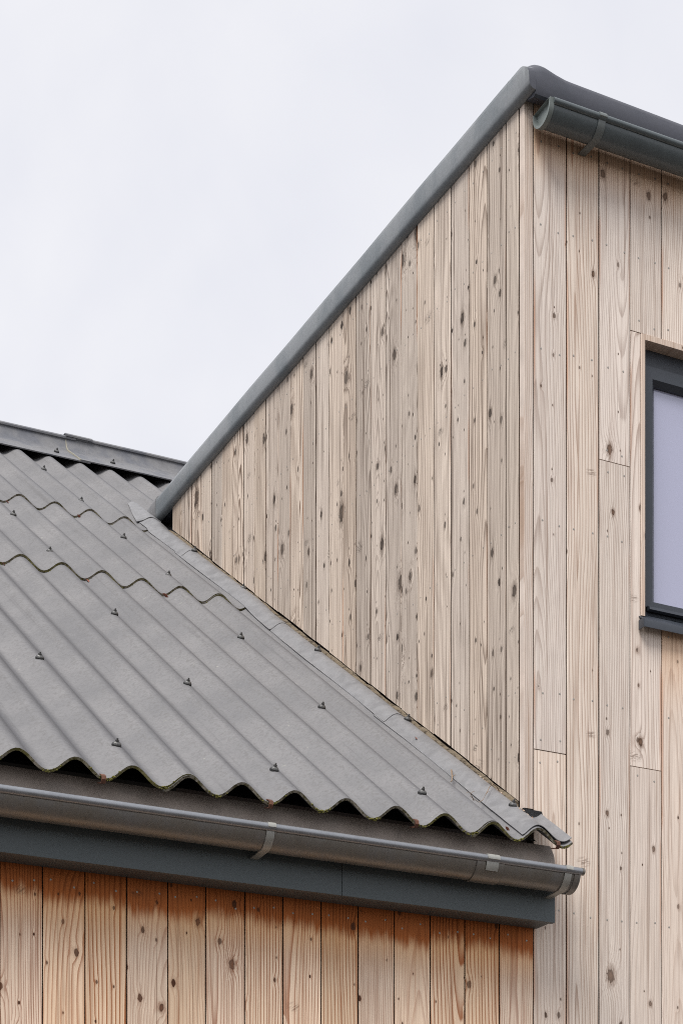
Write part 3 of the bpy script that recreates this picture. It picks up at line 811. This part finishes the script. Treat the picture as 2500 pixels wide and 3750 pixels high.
# dormer gutter
UY, UZ, UR = -0.0780, 6.066, 0.0520
ug = extrude('gutter', thick(arc(UY, UZ, UR, 0, -180, 20), 0.0024), 'x', 0.004, 2.64, dormer, [M['pvc']], seg=1)
rolled('rim', UY - UR - 0.001, UZ + 0.006, 0.0115, 0.000, 2.64, ug, M['pvc'])
# stop end: a rim following the half round with a dished face
bm = bmesh.new()
outer = arc(UY, UZ, UR + 0.004, 8, -172, 24); outer = [(UY + UR + 0.004, UZ + 0.010)] + outer[1:] + [(UY - UR - 0.008, UZ + 0.012), (UY - UR + 0.004, UZ + 0.014)]
inner = [(UY + (p - UY) * 0.88, UZ + 0.002 + (q - UZ) * 0.88 - 0.001) for p, q in outer]
XL = -0.0150
ro = [bm.verts.new((XL, p, q)) for p, q in outer]; ri = [bm.verts.new((XL, p, q)) for p, q in inner]
rd = [bm.verts.new((XL + 0.013, UY + (p - UY) * 0.95, UZ + (q - UZ) * 0.95)) for p, q in inner]; rb = [bm.verts.new((XL + 0.018, p, q)) for p, q in outer]
nn = len(outer)
for i in range(nn):
    j = (i + 1) % nn
    bm.faces.new((ro[i], ro[j], ri[j], ri[i])); bm.faces.new((ri[i], ri[j], rd[j], rd[i])); bm.faces.new((ro[i], ro[j], rb[j], rb[i]))
bm.faces.new(rd); bm.faces.new(rb)
from_bm('stop_end', bm, ug, [M['pvc_cap']], smooth=35)
def ustrap(xc):
    line = [(-0.0030, 6.013)] + arc(UY, UZ, UR + 0.004, -108, -176, 12) + arc(UY - UR - 0.001, UZ + 0.006, 0.0148, 190, 10, 9)
    extrude('bracket', thick(line, 0.003), 'x', xc - 0.0145, xc + 0.0145, ug, [M['pvc_clip']], smooth=50)
for xc in (0.200, 1.10, 2.0): ustrap(xc)

# ------------------------------------------------------------------ window
win = link('window', None, dormer)
board(win, 0.0185, 4.4240, 5.4445, 'wood_trim', (0.4667, -0.0015, 0), th=0.075, name='jamb_lining')
board(win, 0.0185, 4.4240, 5.4445, 'wood_trim', (1.4503, -0.0015, 0), th=0.075, name='jamb_lining')
hd = boxes('head_lining', [(0.4765, 1.4405, -0.0020, 0.0735, 5.4250, 5.4455)], win, [M['wood_trim']])
FX0, FX1, FZ0, FZ1 = 0.4770, 1.4400, 4.4205, 5.4240
boxes('outer_frame', [(FX0, FX0 + 0.045, 0.050, 0.115, FZ0, FZ1), (FX1 - 0.045, FX1, 0.050, 0.115, FZ0, FZ1),
                      (FX0 + 0.045, FX1 - 0.045, 0.050, 0.115, FZ0, FZ0 + 0.064), (FX0 + 0.045, FX1 - 0.045, 0.050, 0.115, FZ1 - 0.058, FZ1)], win, [M['frame']])
SX0, SX1, SZ0, SZ1 = 0.4900, 1.4270, 4.4780, 5.3580
def mitred(name, x0, x1, z0, z1, wds, yf, yb, sl, parent, mat):
    """four mitred bars round an opening, each front face chamfered towards the glass"""
    wl, wr, wb, wtp = wds
    outer = [(x0, z0), (x1, z0), (x1, z1), (x0, z1)]; inner = [(x0 + wl, z0 + wb), (x1 - wr, z0 + wb), (x1 - wr, z1 - wtp), (x0 + wl, z1 - wtp)]
    mid = [(x0 + wl * 0.72, z0 + wb * 0.72), (x1 - wr * 0.72, z0 + wb * 0.72), (x1 - wr * 0.72, z1 - wtp * 0.72), (x0 + wl * 0.72, z1 - wtp * 0.72)]
    for i in range(4):
        j = (i + 1) % 4
        bm = bmesh.new(); rings = []
        for k in (i, j):
            o2, m2, n2 = outer[k], mid[k], inner[k]
            rings.append([bm.verts.new(p) for p in ((o2[0], yb, o2[1]), (o2[0], yf, o2[1]), (m2[0], yf, m2[1]), (n2[0], yf + sl, n2[1]), (n2[0], yb, n2[1]))])
        for k in range(5): bm.faces.new((rings[0][k], rings[0][(k + 1) % 5], rings[1][(k + 1) % 5], rings[1][k]))
        bm.faces.new(rings[0]); bm.faces.new(rings[1])
        from_bm(name, bm, parent, [mat])
mitred('sash_bar', SX0, SX1, SZ0, SZ1, (0.060, 0.060, 0.030, 0.061), 0.036, 0.095, 0.016, win, M['frame'])
boxes('pane', [(SX0 + 0.052, SX1 - 0.052, 0.0640, 0.0700, SZ0 + 0.022, SZ1 - 0.053)], win, [M['pane']])
# drip bar under the sash
extrude('drip_bar', [(0.0355, 4.4820), (0.022, 4.4740), (0.019, 4.4640), (0.0355, 4.4620)], 'x', 0.510, 1.405, win, [M['frame']], smooth=30)
# folded metal sill with an upstand at its end
sl_line = [(0.0490, 4.4640), (0.0470, 4.4500), (-0.0270, 4.3985), (-0.0330, 4.3955), (-0.0345, 4.3900), (-0.0345, 4.3695)]
sill = extrude('sill', thick(sl_line, 0.003), 'x', 0.4480, 1.4700, win, [M['frame']], smooth=30)
boxes('sill_end', [(0.4440, 0.4475, -0.0380, -0.0040, 4.3680, 4.4020)], win, [M['frame']], bevel=0.001)

# ------------------------------------------------------------------ debris on the roof
def surf(x, y, lift):
    z = ZC + SL * y + max(wave(x), -0.052) + lift
    return (x, y, z)
def twig(label, ends, r, bends):
    bm = bmesh.new(); (x0, y0), (x1, y1) = ends; pts = []
    m = 9
    for i in range(m):
        f = i / (m - 1); x = x0 + (x1 - x0) * f + bends * math.sin(f * 3.1); y = y0 + (y1 - y0) * f + bends * 0.6 * math.sin(f * 5.0)
        pts.append(surf(x, y, 0.012 + 0.02 * math.sin(f * math.pi)))
    tube(bm, pts, [r * (1 - 0.5 * i / (m - 1)) for i in range(m)], 6)
    p = Vector(pts[4]); tube(bm, [p, p + Vector((0.012, 0.004, 0.010)), p + Vector((0.022, 0.012, 0.014))], [r * 0.6, r * 0.45, r * 0.3], 5)
    return tag(from_bm('twig', bm, None, [M['twig']], smooth=60), label, 'twig', 'dry twigs on the flashing')
twig('longest thin dry twig lying across the lowest flashing length near the eaves', ((-0.060, 0.125), (-0.262, -0.006)), 0.0016, 0.008)
twig('stout short twig standing up the flashing edge, farthest from the eaves', ((-0.150, 0.315), (-0.240, 0.165)), 0.0030, 0.006)
twig('shortest straight twig beside the long one at the flashing edge', ((-0.190, 0.085), (-0.264, 0.010)), 0.0014, 0.003)
def leaf(label, x, y, sz, rot, lift=0.006, fold=0.5):
    bm = bmesh.new(); out = [(0, -1), (0.35, -0.6), (0.5, 0), (0.33, 0.6), (0, 1.05), (-0.33, 0.6), (-0.5, 0), (-0.35, -0.6)]
    mid = [bm.verts.new((0, q, 0.12 * math.sin(q * 2))) for q in (-1, -0.6, 0, 0.6, 1.05)]
    for s in (1, -1):
        sd = [bm.verts.new((s * w2, q, fold * w2 + 0.12 * math.sin(q * 2))) for w2, q in ((0.35, -0.6), (0.5, 0), (0.33, 0.6))]
        bm.faces.new((mid[0], sd[0], mid[1])); bm.faces.new((mid[1], sd[0], sd[1], mid[2])); bm.faces.new((mid[2], sd[1], sd[2], mid[3])); bm.faces.new((mid[3], sd[2], mid[4]))
    bmesh.ops.recalc_face_normals(bm, faces=bm.faces)
    bmesh.ops.solidify(bm, geom=list(bm.faces), thickness=0.05)
    o = from_bm('dry_leaf', bm, None, [M['leaf']], smooth=60)
    o.location = surf(x, y, lift); o.scale = (sz, sz, sz); o.rotation_euler = (math.atan(SL), 0.2, rot)
    return tag(o, label, 'leaf', 'dry leaves caught on the roof')
leaf('red-brown leaf caught at the upper sheet lap, nearest the left picture edge', -0.897, 3.405, 0.016, 0.6)
leaf('red-brown leaf caught at the upper sheet lap, nearer the flashing', -0.530, 3.408, 0.014, 2.1)
leaf('curled brown leaf in the lower sheet lap, nearest the left picture edge', -1.275, 2.172, 0.011, 1.0)
leaf('curled brown leaf at the middle of the lower sheet lap', -0.905, 2.168, 0.016, 0.3)
leaf('curled orange-brown leaf in the lower sheet lap nearest the flashing', -0.545, 2.168, 0.017, 1.6)
leaf('small round brown leaf on the lowest flashing length, midway up', -0.143, 0.600, 0.010, 0.3, lift=0.014)
leaf('small brown leaf on the sheet at the eaves end of the flashing', -0.186, -0.135, 0.011, 1.9)
# pale crumbs dropped on the foot of the flashing
bm = bmesh.new(); rr = random.Random(5)
for (cx, cy, cnt, sp) in ((-0.062, 0.115, 16, 0.016), (-0.062, 0.010, 12, 0.012), (-0.058, 0.23, 8, 0.016), (-0.075, -0.06, 5, 0.02)):
    for _ in range(cnt):
        x = cx + rr.gauss(0, sp * 0.5); y = cy + rr.gauss(0, sp); clump(surf(x, y, 0.0085), rr.uniform(0.002, 0.006))
tag(from_bm('crumbs', bm, None, [M['crumb']], smooth=70), 'pale crumbs of filler lying along the foot of the flashing', 'debris', kind='stuff')
